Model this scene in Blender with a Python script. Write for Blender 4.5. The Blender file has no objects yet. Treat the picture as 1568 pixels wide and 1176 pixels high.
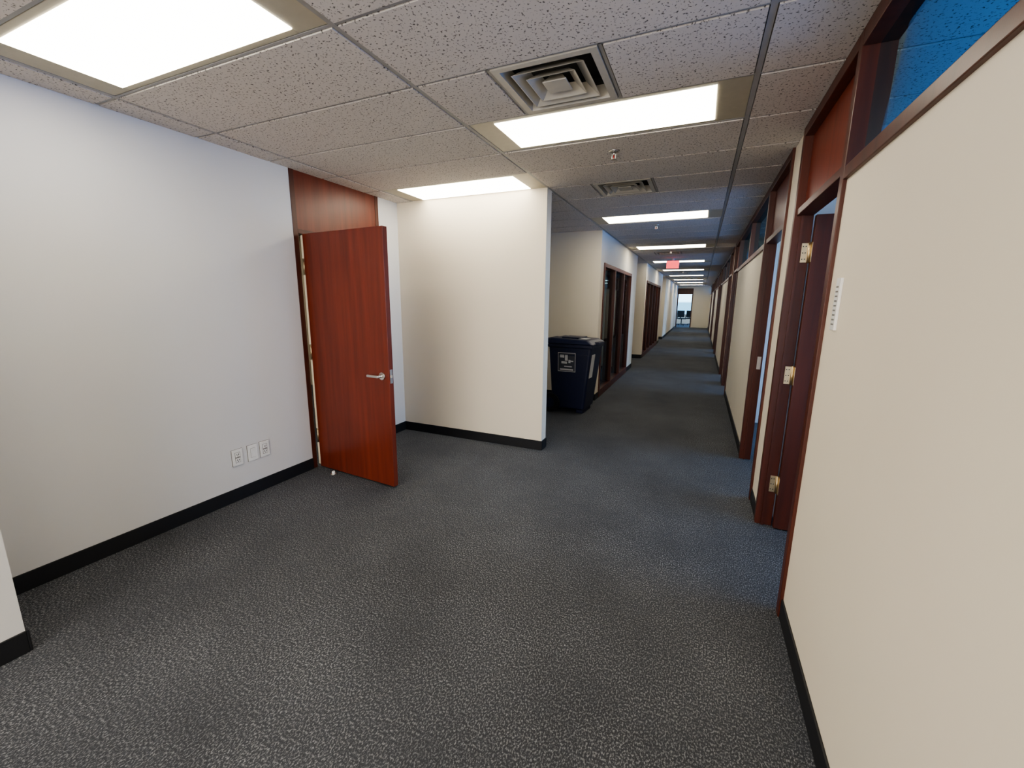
import bpy, bmesh, math, random
from mathutils import Matrix, Vector
random.seed(4)
S = bpy.context.scene
COL = S.collection
H = 2.54

# ------------------------------------------------------------------ materials
def newmat(name):
    m = bpy.data.materials.new(name); m.use_nodes = True
    nt = m.node_tree; b = nt.nodes["Principled BSDF"]
    return m, nt, b
def N(nt, t, **kw):
    n = nt.nodes.new(t)
    for k, v in kw.items(): setattr(n, k, v)
    return n
def ramp(nt, src, stops):
    r = N(nt, "ShaderNodeValToRGB")
    el = r.color_ramp.elements
    while len(el) < len(stops): el.new(0.5)
    for e, (p, c) in zip(el, stops):
        e.position = p; e.color = (c[0], c[1], c[2], 1)
    nt.links.new(src, r.inputs[0]); return r
def coords(nt, scale=(1, 1, 1), out="Object"):
    tc = N(nt, "ShaderNodeTexCoord"); mp = N(nt, "ShaderNodeMapping")
    mp.inputs["Scale"].default_value = scale
    nt.links.new(tc.outputs[out], mp.inputs[0]); return mp.outputs[0]
def noise(nt, vec, scale, detail=3, rough=0.5):
    n = N(nt, "ShaderNodeTexNoise"); n.inputs["Scale"].default_value = scale
    n.inputs["Detail"].default_value = detail; n.inputs["Roughness"].default_value = rough
    nt.links.new(vec, n.inputs["Vector"]); return n.outputs[0]
def bump(nt, b, h, strength, dist=0.01):
    bp = N(nt, "ShaderNodeBump"); bp.inputs["Strength"].default_value = strength
    bp.inputs["Distance"].default_value = dist
    nt.links.new(h, bp.inputs["Height"]); nt.links.new(bp.outputs[0], b.inputs["Normal"])

def paint(name, c, rough=0.6):
    m, nt, b = newmat(name)
    v = coords(nt)
    n1 = noise(nt, v, 1.3, 2)
    r = ramp(nt, n1, [(0.3, [x * 0.97 for x in c]), (0.7, c)])
    nt.links.new(r.outputs[0], b.inputs["Base Color"])
    b.inputs["Roughness"].default_value = rough
    bump(nt, b, noise(nt, v, 120, 2), 0.03, 0.001)
    return m
def plain(name, c, rough=0.5, metal=0.0):
    m, nt, b = newmat(name)
    v = coords(nt)
    r = ramp(nt, noise(nt, v, 25, 2), [(0.3, [x * 0.93 for x in c]), (0.7, c)])
    nt.links.new(r.outputs[0], b.inputs["Base Color"])
    b.inputs["Roughness"].default_value = rough; b.inputs["Metallic"].default_value = metal
    return m
def wood(name, c1, c2, rough=0.35):
    m, nt, b = newmat(name)
    v = coords(nt, (9, 9, 0.45))
    d = noise(nt, v, 3.0, 5, 0.65)
    w = N(nt, "ShaderNodeTexWave"); w.wave_type = 'BANDS'; w.bands_direction = 'DIAGONAL'
    w.inputs["Scale"].default_value = 0.5; w.inputs["Distortion"].default_value = 9
    w.inputs["Detail"].default_value = 3; nt.links.new(v, w.inputs["Vector"])
    mx = N(nt, "ShaderNodeMix"); mx.data_type = 'FLOAT'; mx.inputs[0].default_value = 0.15
    nt.links.new(d, mx.inputs[2]); nt.links.new(w.outputs[1], mx.inputs[3])
    r = ramp(nt, mx.outputs[0], [(0.3, c1), (0.7, c2)])
    nt.links.new(r.outputs[0], b.inputs["Base Color"])
    b.inputs["Roughness"].default_value = rough
    fine = noise(nt, coords(nt, (60, 60, 2)), 6, 2)
    bump(nt, b, fine, 0.05, 0.002)
    return m
def emis(name, c, s, tex=0.0):
    m, nt, b = newmat(name)
    b.inputs["Base Color"].default_value = (0.8, 0.8, 0.8, 1)
    b.inputs["Emission Strength"].default_value = s
    b.inputs["Emission Color"].default_value = (*c, 1)
    if tex:
        v = coords(nt)
        r = ramp(nt, noise(nt, v, 2.2, 3), [(0.25, [x * (1 - tex) for x in c]), (0.7, c)])
        nt.links.new(r.outputs[0], b.inputs["Emission Color"])
    return m

M_white = paint("paint_white", (0.73, 0.73, 0.73))
M_cream = paint("paint_cream", (0.87, 0.795, 0.65))
M_base = plain("rubber_black", (0.012, 0.013, 0.016), 0.5)
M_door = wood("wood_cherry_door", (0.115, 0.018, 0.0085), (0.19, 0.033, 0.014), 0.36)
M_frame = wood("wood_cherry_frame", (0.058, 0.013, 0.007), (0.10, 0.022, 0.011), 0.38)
M_metal = plain("metal_satin", (0.72, 0.70, 0.66), 0.3, 1.0)
M_brass = plain("metal_hinge", (0.74, 0.60, 0.38), 0.38, 1.0)
M_plastic = plain("plastic_white", (0.90, 0.90, 0.88), 0.35)
M_slot = plain("slot_dark", (0.02, 0.02, 0.02), 0.6)
M_shadow_gap = plain("gasket_grey", (0.22, 0.21, 0.20), 0.6)  # painted shadow outline of wall plates, also joints and slots
M_litgap = plain("edge_strip_cream", (0.88, 0.80, 0.62), 0.6)
M_fix = plain("fixture_enamel", (0.50, 0.46, 0.35), 0.45)
M_bar = plain("tbar_enamel", (0.36, 0.355, 0.35), 0.5)
M_lens = emis("light_lens", (1.0, 0.915, 0.75), 4.8, 0.22)
M_bin = plain("bin_navy", (0.009, 0.014, 0.045), 0.4)
M_black = plain("black_plastic", (0.010, 0.010, 0.012), 0.45)
M_red = emis("exit_red", (1.0, 0.012, 0.008), 0.9)
M_alu = plain("window_aluminium", (0.3, 0.32, 0.34), 0.4, 0.6)

def glassmat(name, tint, blend):
    m, nt, b = newmat(name)
    out = nt.nodes["Material Output"]
    tr = N(nt, "ShaderNodeBsdfTransparent"); tr.inputs[0].default_value = (*tint, 1)
    gl = N(nt, "ShaderNodeBsdfGlossy"); gl.inputs["Roughness"].default_value = 0.02
    gl.inputs["Color"].default_value = (tint[0] ** .5, tint[1] ** .5, tint[2] ** .5, 1)
    lw = N(nt, "ShaderNodeLayerWeight"); lw.inputs[0].default_value = blend
    mx = N(nt, "ShaderNodeMixShader")
    nt.links.new(lw.outputs[0], mx.inputs[0]); nt.links.new(tr.outputs[0], mx.inputs[1])
    nt.links.new(gl.outputs[0], mx.inputs[2]); nt.links.new(mx.outputs[0], out.inputs[0])
    return m
M_glass = glassmat("glass_pane", (0.80, 0.90, 0.96), 0.12)
M_glassb = glassmat("glass_blue_tint", (0.22, 0.55, 0.92), 0.03)  # blue daylight of the offices is put into the pane colour

def carpet():
    m, nt, b = newmat("carpet_bluegrey")
    v = coords(nt)
    big = noise(nt, v, 0.85, 5, 0.6)
    base = ramp(nt, big, [(0.34, (0.027, 0.030, 0.037)), (0.66, (0.045, 0.050, 0.060))])
    v2 = coords(nt, (1.0, 0.65, 1))
    sp = noise(nt, v2, 165, 2, 0.7)
    mask = ramp(nt, sp, [(0.49, (0, 0, 0)), (0.70, (1, 1, 1))])
    big2 = noise(nt, v, 1.6, 5, 0.6)
    light = ramp(nt, big2, [(0.34, (0.18, 0.187, 0.20)), (0.66, (0.33, 0.342, 0.36))])
    mx = N(nt, "ShaderNodeMix"); mx.data_type = 'RGBA'
    nt.links.new(mask.outputs[0], mx.inputs[0]); nt.links.new(base.outputs[0], mx.inputs[6])
    nt.links.new(light.outputs[0], mx.inputs[7])
    nt.links.new(mx.outputs[2], b.inputs["Base Color"])
    b.inputs["Roughness"].default_value = 0.9
    bump(nt, b, sp, 0.5, 0.005)
    return m
M_carpet = carpet()

def tilemat():
    m, nt, b = newmat("acoustic_tile")
    v = coords(nt, (1, 1, 1))
    sp = noise(nt, v, 90, 2, 0.6)
    pits = ramp(nt, sp, [(0.34, (0.15, 0.135, 0.12)), (0.41, (0.66, 0.615, 0.57))])
    nt.links.new(pits.outputs[0], b.inputs["Base Color"])
    b.inputs["Roughness"].default_value = 0.95
    bump(nt, b, pits.outputs[0], 0.4, 0.003)
    return m
M_tile = tilemat()

# ------------------------------------------------------------------ mesh builder
class MB:
    def __init__(s): s.bm = bmesh.new(); s.mats = []
    def mi(s, m):
        if m not in s.mats: s.mats.append(m)
        return s.mats.index(m)
    def box(s, x0, x1, y0, y1, z0, z1, m, bev=0.0, mat=None):
        x0, x1 = min(x0, x1), max(x0, x1); y0, y1 = min(y0, y1), max(y0, y1); z0, z1 = min(z0, z1), max(z0, z1)
        r = bmesh.ops.create_cube(s.bm, size=1.0)
        vs = r["verts"]
        for v in vs:
            v.co = Vector((x0 + (v.co.x + .5) * (x1 - x0), y0 + (v.co.y + .5) * (y1 - y0), z0 + (v.co.z + .5) * (z1 - z0)))
        if mat is not None:
            for v in vs: v.co = mat @ v.co
        fs = set(f for v in vs for f in v.link_faces)
        i = s.mi(m)
        for f in fs: f.material_index = i
        if bev > 0:
            es = list(set(e for v in vs for e in v.link_edges))
            rr = bmesh.ops.bevel(s.bm, geom=es, offset=bev, segments=2, affect='EDGES', profile=0.5)
            for f in rr["faces"]: f.material_index = i
        return vs
    def hexa(s, pts, m, bev=0.0):
        vs = [s.bm.verts.new(p) for p in pts]
        F = [(3, 2, 1, 0), (4, 5, 6, 7), (0, 1, 5, 4), (1, 2, 6, 5), (2, 3, 7, 6), (3, 0, 4, 7)]
        i = s.mi(m); fs = []
        for f in F:
            ff = s.bm.faces.new([vs[k] for k in f]); ff.material_index = i; fs.append(ff)
        if bev > 0:
            es = list(set(e for v in vs for e in v.link_edges))
            rr = bmesh.ops.bevel(s.bm, geom=es, offset=bev, segments=3, affect='EDGES', profile=0.5)
            for f in rr["faces"]: f.material_index = i
    def cyl(s, p0, p1, r, m, seg=20, r2=None):
        p0 = Vector(p0); p1 = Vector(p1); d = p1 - p0
        q = Vector((0, 0, 1)).rotation_difference(d.normalized()).to_matrix().to_4x4()
        M = Matrix.Translation((p0 + p1) / 2) @ q
        rr = bmesh.ops.create_cone(s.bm, cap_ends=True, segments=seg, radius1=r, radius2=r if r2 is None else r2, depth=d.length, matrix=M)
        i = s.mi(m)
        for f in set(f for v in rr["verts"] for f in v.link_faces):
            f.material_index = i
            if len(f.verts) == 4: f.smooth = True
    def quad(s, pts, m):
        vs = [s.bm.verts.new(p) for p in pts]
        f = s.bm.faces.new(vs); f.material_index = s.mi(m)
    def done(s, name, parent=None, origin=None):
        me = bpy.data.meshes.new(name)
        s.bm.normal_update()
        s.bm.to_mesh(me); s.bm.free()
        for m in s.mats: me.materials.append(m)
        o = bpy.data.objects.new(name, me); COL.objects.link(o)
        if parent: o.parent = parent
        return o
def wbox(name, *a, **k):
    b = MB(); b.box(*a, **k); return b.done(name)
def empty(name, loc=(0, 0, 0)):
    e = bpy.data.objects.new(name, None); COL.objects.link(e); e.location = loc; e.empty_display_size = 0.1
    return e

XL, XR = -3.10, 0.49
YEND = 29.0
Y0 = -4.0
wbox("floor", -6.4, 4.5, Y0 - .1, 34.2, -0.1, 0.0, M_carpet)

# ------------------------------------------------------------------ ceiling
MOD, ROW = 1.524, 0.508
xl = [0.145 + MOD * k for k in range(-4, 4)]
xl = [-6.4] + [x for x in xl if -6.3 < x < 4.4] + [4.5]
yrow = [2.93 + ROW * k for k in range(-14, 62)]
lightsA = [2.422 + 3.048 * k for k in range(-2, 9)]
lightsB = [0.898 - 2.54, 0.898, 3.438]
diffs = [1.914, 3.946, 9.026 + .508, 15.63 + .508]
diffs = [min(yrow, key=lambda r: abs(r - d)) for d in diffs]
lightsA = [min(yrow, key=lambda r: abs(r - d)) for d in lightsA]
lightsB = [min(yrow, key=lambda r: abs(r - d)) for d in lightsB]
lightsR = [min(yrow, key=lambda r: abs(r - 3.9))]
XA0, XB0 = 0.145 - MOD, 0.145 - 2 * MOD
XC0 = 0.145 - 4 * MOD
tiles = MB(); bars = MB()
def tile(x0, x1, y0, y1):
    g = 0.016
    tiles.box(x0 + g, x1 - g, y0 + g * .7, y1 - g * .7, H - 0.005, H + 0.02, M_tile)
for y in yrow:
    y1 = y + ROW
    for i in range(len(xl) - 1):
        x0, x1 = xl[i], xl[i + 1]
        A = abs(x0 - XA0) < .01; B = abs(x0 - XB0) < .01; C = abs(x0 - XC0) < .01
        if A and y in lightsA or B and y in lightsB or C and y in lightsR: continue
        if A and y in diffs:
            tile(x0, -0.98, y, y1); tile(-0.472, x1, y, y1)
            bars.box(-0.99, -0.976, y, y1, H, H + .03, M_bar); bars.box(-0.476, -0.462, y, y1, H, H + .03, M_bar)
            continue
        tile(x0, x1, y, y1)
    bars.box(-6.4, 4.5, y - .007, y + .007, H, H + .03, M_bar)
for x in xl:
    bars.box(x - .012, x + .012, yrow[0], yrow[-1] + ROW, H - .001, H + .03, M_bar)
ceil = tiles.done("ceiling")
bars.done("t_bar_grid", ceil)
sl = MB(); sl.box(-6.4, 4.5, Y0 - .3, 34.5, H + .14, H + .2, M_base); sl.done("slab", ceil)

def troffer(x0, y0, w=MOD, d=ROW):
    e = empty("ceiling_light", (x0 + w / 2, y0 + d / 2, H))
    b = MB()
    lx0, lx1 = x0 + .165, x0 + w - .165
    ly0, ly1 = y0 + .045, y0 + d - .045
    z0, z1 = H + .001, H + .012
    X0, X1, YY0, YY1 = x0 + .013, x0 + w - .013, y0 + .01, y0 + d - .01
    b.box(X0, lx0, YY0, YY1, z0, z1, M_fix, .002); b.box(lx1, X1, YY0, YY1, z0, z1, M_fix, .002)
    b.box(lx0, lx1, YY0, ly0, z0, z1, M_fix, .002); b.box(lx0, lx1, ly1, YY1, z0, z1, M_fix, .002)
    b.box(X0, X1, YY0, YY1, H + .1, H + .12, M_fix)
    b.box(X0, X0 + .01, YY0, YY1, z1, H + .1, M_fix); b.box(X1 - .01, X1, YY0, YY1, z1, H + .1, M_fix)
    b.box(X0, X1, YY0, YY0 + .01, z1, H + .1, M_fix); b.box(X0, X1, YY1 - .01, YY1, z1, H + .1, M_fix)
    o = b.done("housing", None); o.parent = e; o.location = (-e.location.x, -e.location.y, -e.location.z)
    l = MB(); l.box(lx0 - .0, lx1 + .0, ly0 - .0, ly1 + .0, H - .003, H + .008, M_lens)
    o = l.done("lens", None); o.parent = e; o.location = (-e.location.x, -e.location.y, -e.location.z)
for y in lightsA: troffer(XA0, y)
for y in lightsB: troffer(XB0, y)
for y in lightsR: troffer(XC0, y)

def ringframe(b, cx, cy, r0, z0, r1, z1, m):
    a = [(-1, -1), (1, -1), (1, 1), (-1, 1)]
    for k in range(4):
        p, q = a[k], a[(k + 1) % 4]
        b.quad([(cx + p[0] * r0, cy + p[1] * r0, z0), (cx + q[0] * r0, cy + q[1] * r0, z0),
                (cx + q[0] * r1, cy + q[1] * r1, z1), (cx + p[0] * r1, cy + p[1] * r1, z1)], m)
M_diff = plain("diffuser_enamel", (0.54, 0.51, 0.44), 0.45)
M_diffd = plain("diffuser_throat", (0.05, 0.05, 0.045), 0.6)
def diffuser(cx, cy):
    b = MB()
    M_d = M_diff
    ringframe(b, 0, 0, .245, -.006, .212, -.006, M_d)
    ringframe(b, 0, 0, .245, -.006, .245, .03, M_d)
    ringframe(b, 0, 0, .212, -.006, .20, .055, M_d)
    for r0, z0, r1, z1 in [(.172, -.008, .115, .040), (.118, -.010, .070, .030)]:
        ringframe(b, 0, 0, r0, z0, r1, z1, M_d)
        ringframe(b, 0, 0, r0 - .004, z0, r1 - .004, z1, M_d)
        ringframe(b, 0, 0, r0, z0, r0 - .004, z0, M_d)
    b.box(-.058, .058, -.058, .058, -.008, -.002, M_d, .002)
    ringframe(b, 0, 0, .058, -.006, .03, .03, M_d)
    b.box(-.24, .24, -.24, .24, .09, .095, M_slot)
    ringframe(b, 0, 0, .20, .055, .20, .09, M_diffd)
    o = b.done("ceiling_air_vent"); o.location = (cx, cy, H)
for y in diffs: diffuser(-.726, y + ROW / 2)

M_red_g = plain("sprinkler_bulb", (0.5, 0.02, 0.02), 0.2)
def sprinkler(x, y):
    b = MB()
    b.cyl((0, 0, .0), (0, 0, -.008), .038, M_metal, 28, .03)
    b.cyl((0, 0, -.008), (0, 0, -.03), .009, M_metal, 12)
    b.box(-.014, -.010, -.003, .003, -.055, -.02, M_metal); b.box(.010, .014, -.003, .003, -.055, -.02, M_metal)
    b.cyl((0, 0, -.030), (0, 0, -.052), .003, M_red_g, 8)
    b.cyl((0, 0, -.054), (0, 0, -.057), .018, M_metal, 16)
    o = b.done("fire_sprinkler"); o.location = (x, y, H - .0055)
for y in (3.17, 6.22, 9.3, 12.3, 15.4): sprinkler(-.64, y)

# ------------------------------------------------------------------ left room walls
DL0, DL1 = 2.585, 3.615
b = MB(); b.box(-3.22, XL, .6, DL0, 0, H + .03, M_white); b.box(-3.22, XL, DL1, 6.4, 0, H + .03, M_white); b.done("wall_left")
wbox("wall_left_near", -3.4, -2.54, Y0, .6, 0, H + .03, M_white)
wbox("wall_partition", XL, -1.385, 3.92, 4.05, 0, H + .03, M_cream)
b = MB(); b.box(-3.5, 4.5, Y0 - .1, Y0, 0, .35, M_cream); b.box(-3.5, 4.5, Y0 - .1, Y0, 2.42, H + .03, M_cream); b.done("wall_back")  # window opening added out of view to light the ceiling and walls
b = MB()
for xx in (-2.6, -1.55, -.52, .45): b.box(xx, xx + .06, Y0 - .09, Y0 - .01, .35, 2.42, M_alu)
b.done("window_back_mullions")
b = MB(); b.box(-6.4, -6.3, 1.2, 6.5, 0, H + .03, M_cream); b.box(-6.4, -3.22, 1.1, 1.2, 0, H + .03, M_cream)
b.box(-6.3, -3.22, 6.4, 6.5, 0, H + .03, M_cream); b.done("wall_side_room")

def baseb(name, segs):
    b = MB()
    for s in segs: b.box(*s, 0, .10, M_base, bev=.002)
    return b.done(name)
t = .009
baseb("baseboard_left", [(XL, XL + t, .6, DL0), (XL, XL + t, DL1, 3.92), (-2.54, -2.54 + t, Y0, .6), (-3.1, -2.54 + t, .6, .6 + t)])
baseb("baseboard_partition", [(XL, -1.385 + t, 3.92 - t, 3.92), (-1.385, -1.385 + t, 3.92, 4.05), (XL, -1.385 + t, 4.05, 4.05 + t)])

XB = -1.40
def block(y0, y1, g0, g1, n, idx):
    b = MB()
    b.box(-3.22, XB, y0, y0 + .12, 0, H + .03, M_cream)
    b.box(-3.22, XB, y1 - .12, y1, 0, H + .03, M_cream)
    b.box(-3.22, -3.10, y0 + .12, y1 - .12, 0, H + .03, M_cream)
    ya, yb = y0 + .12, y1 - .12
    if g0 is None:
        b.box(XB - .12, XB, ya, yb, 0, H + .03, M_cream)
    else:
        b.box(XB - .12, XB, ya, g0, 0, H + .03, M_cream); b.box(XB - .12, XB, g1, yb, 0, H + .03, M_cream)
        b.box(XB - .12, XB, g0, g1, 2.1, H + .03, M_cream)
    b.done("wall_corridor_left_%d" % idx)
    segs = [(XL, XB + t, y0 - t, y0), (XL, XB + t, y1, y1 + t)]
    if g0 is None: segs.append((XB, XB + t, y0, y1))
    else: segs += [(XB, XB + t, y0, g0), (XB, XB + t, g1, y1)]
    baseb("baseboard_corridor_left_%d" % idx, segs)
    if g0 is not None:
        e = empty("window_%d" % idx, (XB, (g0 + g1) / 2, 0))
        f = MB(); x0, x1 = XB - .13, XB + .015
        f.box(x0, x1, g0, g1, 2.04, 2.1, M_frame, .003); f.box(x0, x1, g0, g1, 0, .12, M_frame, .003)
        pw = .07
        step = (g1 - g0 - pw) / n
        for k in range(n + 1):
            yy = g0 + k * step; f.box(x0, x1, yy, yy + pw, .12, 2.04, M_frame, .003)
        o = f.done("frame"); o.parent = e; o.location = -e.location
        g = MB(); X = XB - .03; g.quad([(X, g0 + .02, .1), (X, g1 - .02, .1), (X, g1 - .02, 2.06), (X, g0 + .02, 2.06)], M_glass)
        o = g.done("glass"); o.parent = e; o.location = -e.location
block(6.4, 10.2, 6.62, 9.4, 3, 1)
block(12.0, 17.2, 12.2, 16.4, 5, 2)
block(18.9, YEND, None, None, 0, 3)
b = MB(); b.box(-3.22, -3.10, 10.2, 12.0, 0, H + .03, M_cream); b.box(-3.22, -3.10, 17.2, 18.9, 0, H + .03, M_cream); b.done("wall_corridor_recess")

# ------------------------------------------------------------------ right wall
PER = 5.49
TH = .08
wallR = MB(); trimR = MB(); bbR = []
nglass = 0
def door_portal(y0, y1, hinge_far, idx):
    f = MB(); xa, xb = XR - .015, XR + TH + .005; w = .05
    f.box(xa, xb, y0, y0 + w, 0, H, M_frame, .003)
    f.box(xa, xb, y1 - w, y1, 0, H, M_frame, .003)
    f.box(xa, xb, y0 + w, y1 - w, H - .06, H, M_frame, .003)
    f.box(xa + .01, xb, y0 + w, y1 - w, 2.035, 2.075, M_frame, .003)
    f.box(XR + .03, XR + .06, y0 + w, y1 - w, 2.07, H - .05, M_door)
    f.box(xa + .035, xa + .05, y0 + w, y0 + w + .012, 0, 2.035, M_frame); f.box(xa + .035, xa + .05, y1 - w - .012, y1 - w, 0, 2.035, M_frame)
    e = empty("door_%d" % idx, (XR, (y0 + y1) / 2, 0))
    o = f.done("frame"); o.parent = e; o.location = -e.location
    d = MB()
    L = y1 - y0 - 2 * w - .01
    if hinge_far:
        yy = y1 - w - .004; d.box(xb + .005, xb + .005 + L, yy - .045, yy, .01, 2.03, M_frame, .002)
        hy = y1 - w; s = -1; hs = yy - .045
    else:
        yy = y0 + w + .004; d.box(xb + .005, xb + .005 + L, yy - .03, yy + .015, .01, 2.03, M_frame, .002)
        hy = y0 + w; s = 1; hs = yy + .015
    for z in (.25, 1.0, 1.76):
        d.box(xb - .042, xb + .0, hy, hy + s * .006, z, z + .115, M_brass, .001)
        if hinge_far: d.box(xb + .004, xb + .006, yy - .045, yy, z, z + .115, M_brass)
        d.cyl((xb - .002, hy + s * .012, z - .004), (xb - .002, hy + s * .012, z + .119), .008, M_brass, 12)
        for dz in (.02, .057, .095):
            for dx in (-.034, -.020):
                d.cyl((xb + dx, hy + s * .006, z + dz), (xb + dx, hy + s * .0068, z + dz), .0035, M_slot, 8)
    if not hinge_far:
        d.box(xb - .045, xb - .013, y1 - w - .003, y1 - w, .90, 1.02, M_metal, .001)
    hx = xb + L - .06
    d.cyl((hx, hs, .94), (hx, hs + s * .012, .94), .028, M_metal)
    d.cyl((hx, hs, .94), (hx, hs + s * .05, .94), .010, M_metal)
    d.box(hx - .11, hx + .01, hs + s * .042, hs + s * .058, .93, .95, M_metal, .004)
    o = d.done("leaf"); o.parent = e; o.location = -e.location
def panel(y0, y1, mull=()):
    global nglass
    wallR.box(XR, XR + TH, y0, y1, 0, 2.0, M_cream)
    trimR.box(XR - .015, XR + TH + .005, y0, y1, 2.0, 2.05, M_frame, .003)
    trimR.box(XR - .015, XR + TH + .005, y0, y1, H - .07, H, M_frame, .003)
    nglass += 1
    g = MB(); X = XR + .04
    g.quad([(X, y0 + .002, 2.05), (X, y1 - .002, 2.05), (X, y1 - .002, H - .07), (X, y0 + .002, H - .07)], M_glassb); g.done("window_transom_%d" % nglass)
    for m in mull: trimR.box(XR - .005, XR + TH, m - .04, m + .04, 2.05, H - .07, M_frame, .003)
    bbR.append((XR - t, XR, y0, y1))
idx = 1
panel(Y0, 2.19, (.645, -2.1))
y = 2.19
while y + 2.43 < YEND:
    door_portal(y, y + 1.04, True, idx); idx += 1
    wallR.box(XR, XR + TH, y + 1.04, y + 1.37, 0, H + .03, M_cream); bbR.append((XR - t, XR, y + 1.04, y + 1.37))
    door_portal(y + 1.37, y + 2.41, False, idx); idx += 1
    panel(y + 2.41, min(y + PER, YEND), (y + 2.41 + 1.54,) if y + 2.41 + 1.6 < YEND else ())
    y += PER
wallR.done("wall_right"); trimR.done("trim_1"); baseb("baseboard_right", bbR)
b = MB()
yd = 3.395 - 2.745 * 2
while yd < 29.5:
    b.box(XR + TH, 4.3, yd - .06, yd + .06, 0, H + .03, M_white); yd += 2.745
b.done("wall_office_dividers")
b = MB(); b.box(4.3, 4.42, Y0, 34, 0, .75, M_white); b.box(4.3, 4.42, Y0, 34, 2.4, H + .1, M_white)
b.done("wall_exterior")
b = MB(); yy = Y0
while yy < 34:
    b.box(4.3, 4.42, yy - .05, yy + .05, .75, 2.4, M_alu); yy += 1.3725
b.done("window_exterior_mullions")

# ------------------------------------------------------------------ corridor end
b = MB()
b.box(-.52, XR + TH, YEND, YEND + .12, 0, H + .03, M_cream); b.box(-3.5, -1.38, YEND, YEND + .12, 0, H + .03, M_cream)
b.box(-1.38, -.52, YEND, YEND + .12, 2.3, H + .03, M_cream)
b.done("wall_end")
b = MB(); b.box(-1.40, -1.34, YEND - .02, YEND + .13, 0, 2.05, M_frame); b.box(-.56, -.5, YEND - .02, YEND + .13, 0, 2.05, M_frame)
b.box(-1.40, -.5, YEND - .02, YEND + .13, 2.05, 2.4, M_frame); b.done("trim_end_doorway")
b = MB(); b.box(-4, 4.4, 34, 34.1, 0, .7, M_cream); b.box(-4, 4.4, 34, 34.1, 2.3, H + .1, M_cream)
b.box(-4.1, -4, YEND, 34.1, 0, H + .1, M_cream); b.done("wall_end_room")
b = MB(); 
for xx in (-4, -2.4, -.35, 1.2, 2.8, 4.35): b.box(xx, xx + .06, 34, 34.1, .7, 2.3, M_alu)
b.done("window_end_mullions")
def chair(x, y, rot):
    b = MB()
    b.box(-.25, .25, -.25, .25, .42, .50, M_black, .02)
    b.box(-.24, .24, .2, .26, .55, 1.0, M_black, .02)
    b.box(-.03, .03, .23, .27, .44, .6, M_black)
    b.cyl((0, 0, .1), (0, 0, .43), .03, M_black)
    for a in range(5):
        an = a * 2 * math.pi / 5
        b.cyl((0, 0, .1), (.28 * math.cos(an), .28 * math.sin(an), .06), .018, M_black, 8)
        b.cyl((.28 * math.cos(an) - .02, .28 * math.sin(an), .03), (.28 * math.cos(an) + .02, .28 * math.sin(an), .03), .03, M_black, 10)
    for sx in (-1, 1):
        b.box(sx * .27 - .02, sx * .27 + .02, -.15, .15, .66, .69, M_black); b.box(sx * .27 - .015, sx * .27 + .015, -.02, .02, .46, .67, M_black)
    o = b.done("office_chair"); o.location = (x, y, 0); o.rotation_euler[2] = rot
chair(-1.15, 31.4, .3); chair(-.55, 32.2, 2.6)

# ------------------------------------------------------------------ cherry door on left wall
e = empty("door_cherry", (XL, 3.1, 0))
f = MB(); xa, xb = -3.225, XL + .004; w = .045
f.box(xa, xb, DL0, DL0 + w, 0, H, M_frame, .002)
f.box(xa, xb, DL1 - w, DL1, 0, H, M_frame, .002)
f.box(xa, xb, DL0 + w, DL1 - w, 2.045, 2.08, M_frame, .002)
f.box(xa + .02, xb - .004, DL0 + w, DL1 - w, 2.08, H, M_door)
o = f.done("frame"); o.parent = e; o.location = -e.location
d = MB()
Ld = .905
d.box(0.0, Ld, -.045, 0.0, .012, 2.04, M_door, .002)
hx = Ld - .07
for s in (-1, 1):
    y_ = -.045 if s < 0 else 0
    d.cyl((hx, y_, .925), (hx, y_ + s * .012, .925), .030, M_metal, 28)
    d.cyl((hx, y_, .925), (hx, y_ + s * .055, .925), .011, M_metal, 16)
    d.box(hx - .115, hx + .012, y_ + s * .045, y_ + s * .062, .915, .936, M_metal, .006)
d.box(Ld, Ld + .002, -.036, -.010, .87, .98, M_metal); d.box(Ld, Ld + .012, -.030, -.016, .915, .935, M_metal, .002)
for z in (.24, 1.0, 1.72):
    d.cyl((-.012, -.040, z), (-.012, -.040, z + .115), .008, M_brass, 14)
    d.box(-.030, .001, -.034, -.026, z, z + .115, M_brass)
for z0, z1 in ((.03, .23), (.365, .99), (1.125, 1.71), (1.845, 2.03)):
    d.box(-.026, -.002, -.044, -.036, z0, z1, M_litgap, .001)  # added cream strips stand in for the bright view through the hinge gap
o = d.done("leaf"); o.parent = e
o.location = Vector((XL + .037, DL0 + w + .055, 0)) - e.location
o.rotation_euler[2] = math.radians(-5.0)

b = MB(); b.cyl((0, 0, 0), (0, 0, .010), .024, M_metal, 20); b.cyl((0, 0, .010), (0, 0, .030), .016, M_plastic, 20, .012)
o = b.done("door_stop"); o.location = (-2.83, 2.56, 0)

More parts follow.
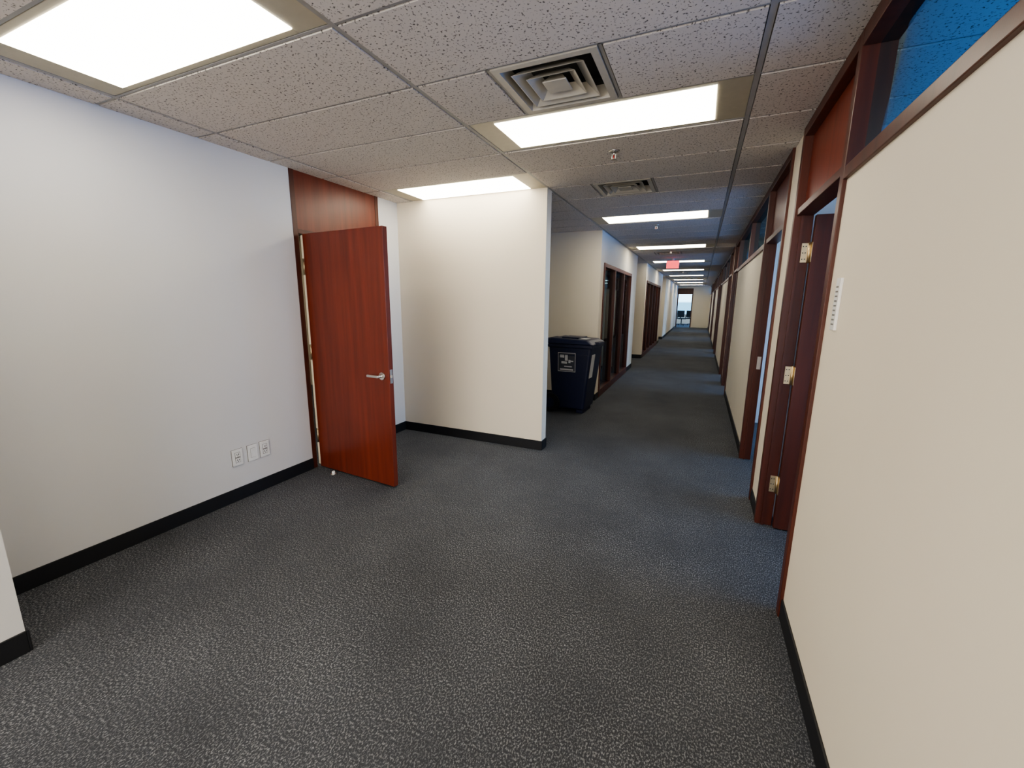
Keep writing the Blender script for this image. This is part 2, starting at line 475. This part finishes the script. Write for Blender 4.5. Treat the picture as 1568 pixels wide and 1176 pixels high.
# ------------------------------------------------------------------ outlets
def outlet(y, blank):
    b = MB(); yw, zh = .039, .062
    b.box(XL, XL + .003, y - yw - .002, y + yw + .002, .337 - zh - .002, .337 + zh + .002, M_shadow_gap)  # grey rim paints the shadow outline around the plate
    b.box(XL + .003, XL + .010, y - yw, y + yw, .337 - zh, .337 + zh, M_plastic, .002)
    X = XL + .010
    if not blank:
        b.box(X, X + .0004, y - .020, y + .020, .337 - .040, .337 + .040, M_shadow_gap)
        for dz in (-.021, .021):
            b.box(X, X + .003, y - .017, y + .017, .337 + dz - .0165, .337 + dz + .0165, M_plastic, .001)
            for dy in (-.007, .007): b.box(X + .003, X + .0035, y + dy - .002, y + dy + .002, .337 + dz - .004, .337 + dz + .009, M_slot)
            b.box(X + .003, X + .0035, y - .003, y + .003, .337 + dz - .012, .337 + dz - .006, M_slot)
    else:
        b.box(X, X + .0004, y - .020, y + .020, .337 - .037, .337 + .037, M_shadow_gap)
        b.box(X, X + .003, y - .0185, y + .0185, .337 - .0355, .337 + .0355, M_plastic, .001)
    b.done("wall_outlet" if not blank else "wall_plate")
outlet(1.92, False); outlet(2.04, True); outlet(2.14, False)

b = MB(); b.box(XR - .010, XR, 2.02, 2.075, 1.41, 1.61, M_plastic, .002)
for i in range(9): b.box(XR - .0115, XR - .010, 2.033, 2.062, 1.43 + i * .018, 1.436 + i * .018, M_shadow_gap)
b.done("name_plate_holder")

e = empty("exit_sign", (-.69, 10.9, 2.4))
b = MB(); b.box(-.14, .14, -.025, .025, -.10, .08, M_plastic, .004); b.cyl((0, 0, .08), (0, 0, .134), .03, M_plastic)
b.box(-.135, .135, -.027, -.025, -.095, .075, M_red)
def bar(x0, x1, z0, z1): b.box(x0, x1, -.029, -.027, z0, z1, M_plastic)
zt, zb = .045, -.065
bar(-.105, -.097, zb, zt); bar(-.105, -.065, zt - .008, zt); bar(-.105, -.070, -.014, -.006); bar(-.105, -.065, zb, zb + .008)
for sg in (1, -1):
    rm = Matrix.Translation((-.022, -.028, -.01)) @ Matrix.Rotation(sg * .42, 4, 'Y')
    b.box(-.004, .004, -.001, .001, -.058, .058, M_plastic, mat=rm)
bar(.024, .032, zb, zt); bar(.067, .075, zb, zt); bar(.048, .094, zt - .008, zt)
o = b.done("housing"); o.parent = e

# ------------------------------------------------------------------ recycling cart
e = empty("wheeled_bin", (-1.55, 5.72, 0))
def P(b):
    b.hexa([(-.24, -.22, .05), (.22, -.22, .05), (.22, .22, .05), (-.24, .22, .05),
            (-.29, -.275, .93), (.31, -.275, .93), (.31, .275, .93), (-.29, .275, .93)], M_bin, .03)
    b.box(-.30, .325, -.29, .29, .905, .955, M_bin, .012)
    b.hexa([(-.31, -.30, .955), (.345, -.30, .955), (.345, .30, .955), (-.31, .30, .955),
            (-.27, -.26, 1.03), (.25, -.26, 1.015), (.25, .26, 1.015), (-.27, .26, 1.03)], M_bin, .02)
    b.box(.30, .37, -.12, .12, .945, .985, M_bin, .01)
    b.box(-.15, .12, -.15, .15, 1.02, 1.04, M_bin, .008)
    for s in (-1, 1):
        b.box(-.26, .27, s * .262, s * .272, .80, .82, M_bin)
    b.cyl((-.37, -.22, 1.0), (-.37, .22, 1.0), .014, M_bin)
    for s in (-1, 1): b.box(-.375, -.28, s * .22 - .012, s * .22 + .012, .955, 1.012, M_bin, .004)
    b.cyl((-.25, -.27, .13), (-.25, .27, .13), .012, M_metal, 12)
    for s in (-1, 1):
        b.cyl((-.25, s * .235, .13), (-.25, s * .29, .13), .13, M_black, 32)
        b.cyl((-.25, s * .29, .13), (-.25, s * .295, .13), .07, M_bin, 24)
    b.box(.10, .20, -.18, .18, .0, .06, M_bin, .01)
b = MB(); P(b); o = b.done("body"); o.parent = e
lab = MB()
def side_y(z): return -(.22 + (.275 - .22) * (z - .05) / .88) - .004
def sticker(x0, x1, z0, z1, m, off=0):
    lab.quad([(x0, side_y(z0) - off, z0), (x1, side_y(z0) - off, z0), (x1, side_y(z1) - off, z1), (x0, side_y(z1) - off, z1)], m)
M_stk = plain("sticker_dark", (.05, .055, .07), .4); M_stw = plain("sticker_white", (.6, .6, .6), .4)
sticker(-.15, .10, .58, .84, M_stk)
for (a, c, z0, z1) in [(-.15, .10, .832, .84), (-.15, .10, .58, .588), (-.15, -.143, .58, .84), (.093, .10, .58, .84),
                       (-.12, -.06, .77, .81), (-.05, -.01, .73, .81), (-.10, -.02, .69, .72), (.0, .03, .70, .745), (.02, .07, .72, .735), (-.12, .07, .60, .62), (-.06, .05, .645, .66)]:
    sticker(a, c, z0, z1, M_stw, .001)
def fx(z): return .22 + .09 * (z - .05) / .88 + .004
lab.quad([(fx(.50), -.20, .50), (fx(.50), -.05, .50), (fx(.82), -.05, .82), (fx(.82), -.20, .82)], M_stw)
lab.quad([(.10, -.2, 1.026), (.22, -.2, 1.022), (.22, .0, 1.022), (.10, .0, 1.026)], M_stw)
o = lab.done("labels"); o.parent = e
e.rotation_euler[2] = math.radians(-4)

# ------------------------------------------------------------------ world + camera
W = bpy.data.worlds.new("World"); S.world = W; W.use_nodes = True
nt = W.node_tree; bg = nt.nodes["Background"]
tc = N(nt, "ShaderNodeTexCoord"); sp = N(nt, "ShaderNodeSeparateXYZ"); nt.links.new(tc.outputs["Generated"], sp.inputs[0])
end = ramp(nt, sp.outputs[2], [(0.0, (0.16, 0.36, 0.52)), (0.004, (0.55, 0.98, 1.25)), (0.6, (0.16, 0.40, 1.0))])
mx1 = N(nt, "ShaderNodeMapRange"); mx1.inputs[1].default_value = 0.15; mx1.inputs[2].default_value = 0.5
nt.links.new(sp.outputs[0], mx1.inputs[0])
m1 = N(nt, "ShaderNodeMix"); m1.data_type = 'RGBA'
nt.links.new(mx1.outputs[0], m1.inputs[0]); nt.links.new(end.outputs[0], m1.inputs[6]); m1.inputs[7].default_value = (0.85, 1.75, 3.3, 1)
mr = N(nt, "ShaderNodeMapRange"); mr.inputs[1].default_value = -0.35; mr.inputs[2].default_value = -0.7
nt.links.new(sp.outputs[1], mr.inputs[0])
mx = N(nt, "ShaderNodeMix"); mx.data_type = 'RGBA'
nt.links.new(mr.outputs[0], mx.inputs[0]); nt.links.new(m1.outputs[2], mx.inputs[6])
mx.inputs[7].default_value = (3.0, 2.75, 2.5, 1)  # bright neutral sky behind the camera, feeding the added back window
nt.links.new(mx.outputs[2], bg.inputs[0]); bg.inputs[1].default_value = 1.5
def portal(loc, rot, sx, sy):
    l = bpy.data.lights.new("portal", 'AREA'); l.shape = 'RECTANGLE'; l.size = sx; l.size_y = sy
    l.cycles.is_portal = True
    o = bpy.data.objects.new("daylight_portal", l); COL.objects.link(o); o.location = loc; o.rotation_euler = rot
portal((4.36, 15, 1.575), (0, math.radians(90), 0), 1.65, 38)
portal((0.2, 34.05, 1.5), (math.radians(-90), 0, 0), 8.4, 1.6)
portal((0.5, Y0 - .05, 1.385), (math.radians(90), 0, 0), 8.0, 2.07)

cam = bpy.data.cameras.new("Camera"); cam.sensor_width = 36; cam.sensor_fit = 'HORIZONTAL'
cam.lens = 36 * 645 / 1568; cam.clip_start = .02
co = bpy.data.objects.new("Camera", cam); COL.objects.link(co)
R = Matrix(((.9147, -.0862, .3946), (.4038, .174, -.898), (.01, .9815, .1911)))
q = R.to_quaternion(); q.normalize()
co.rotation_mode = 'QUATERNION'; co.rotation_quaternion = q; co.location = (0, 0, 1.51)
S.camera = co
S.view_settings.view_transform = 'AgX'
S.view_settings.look = 'AgX - Medium High Contrast'
S.view_settings.exposure = 1.2
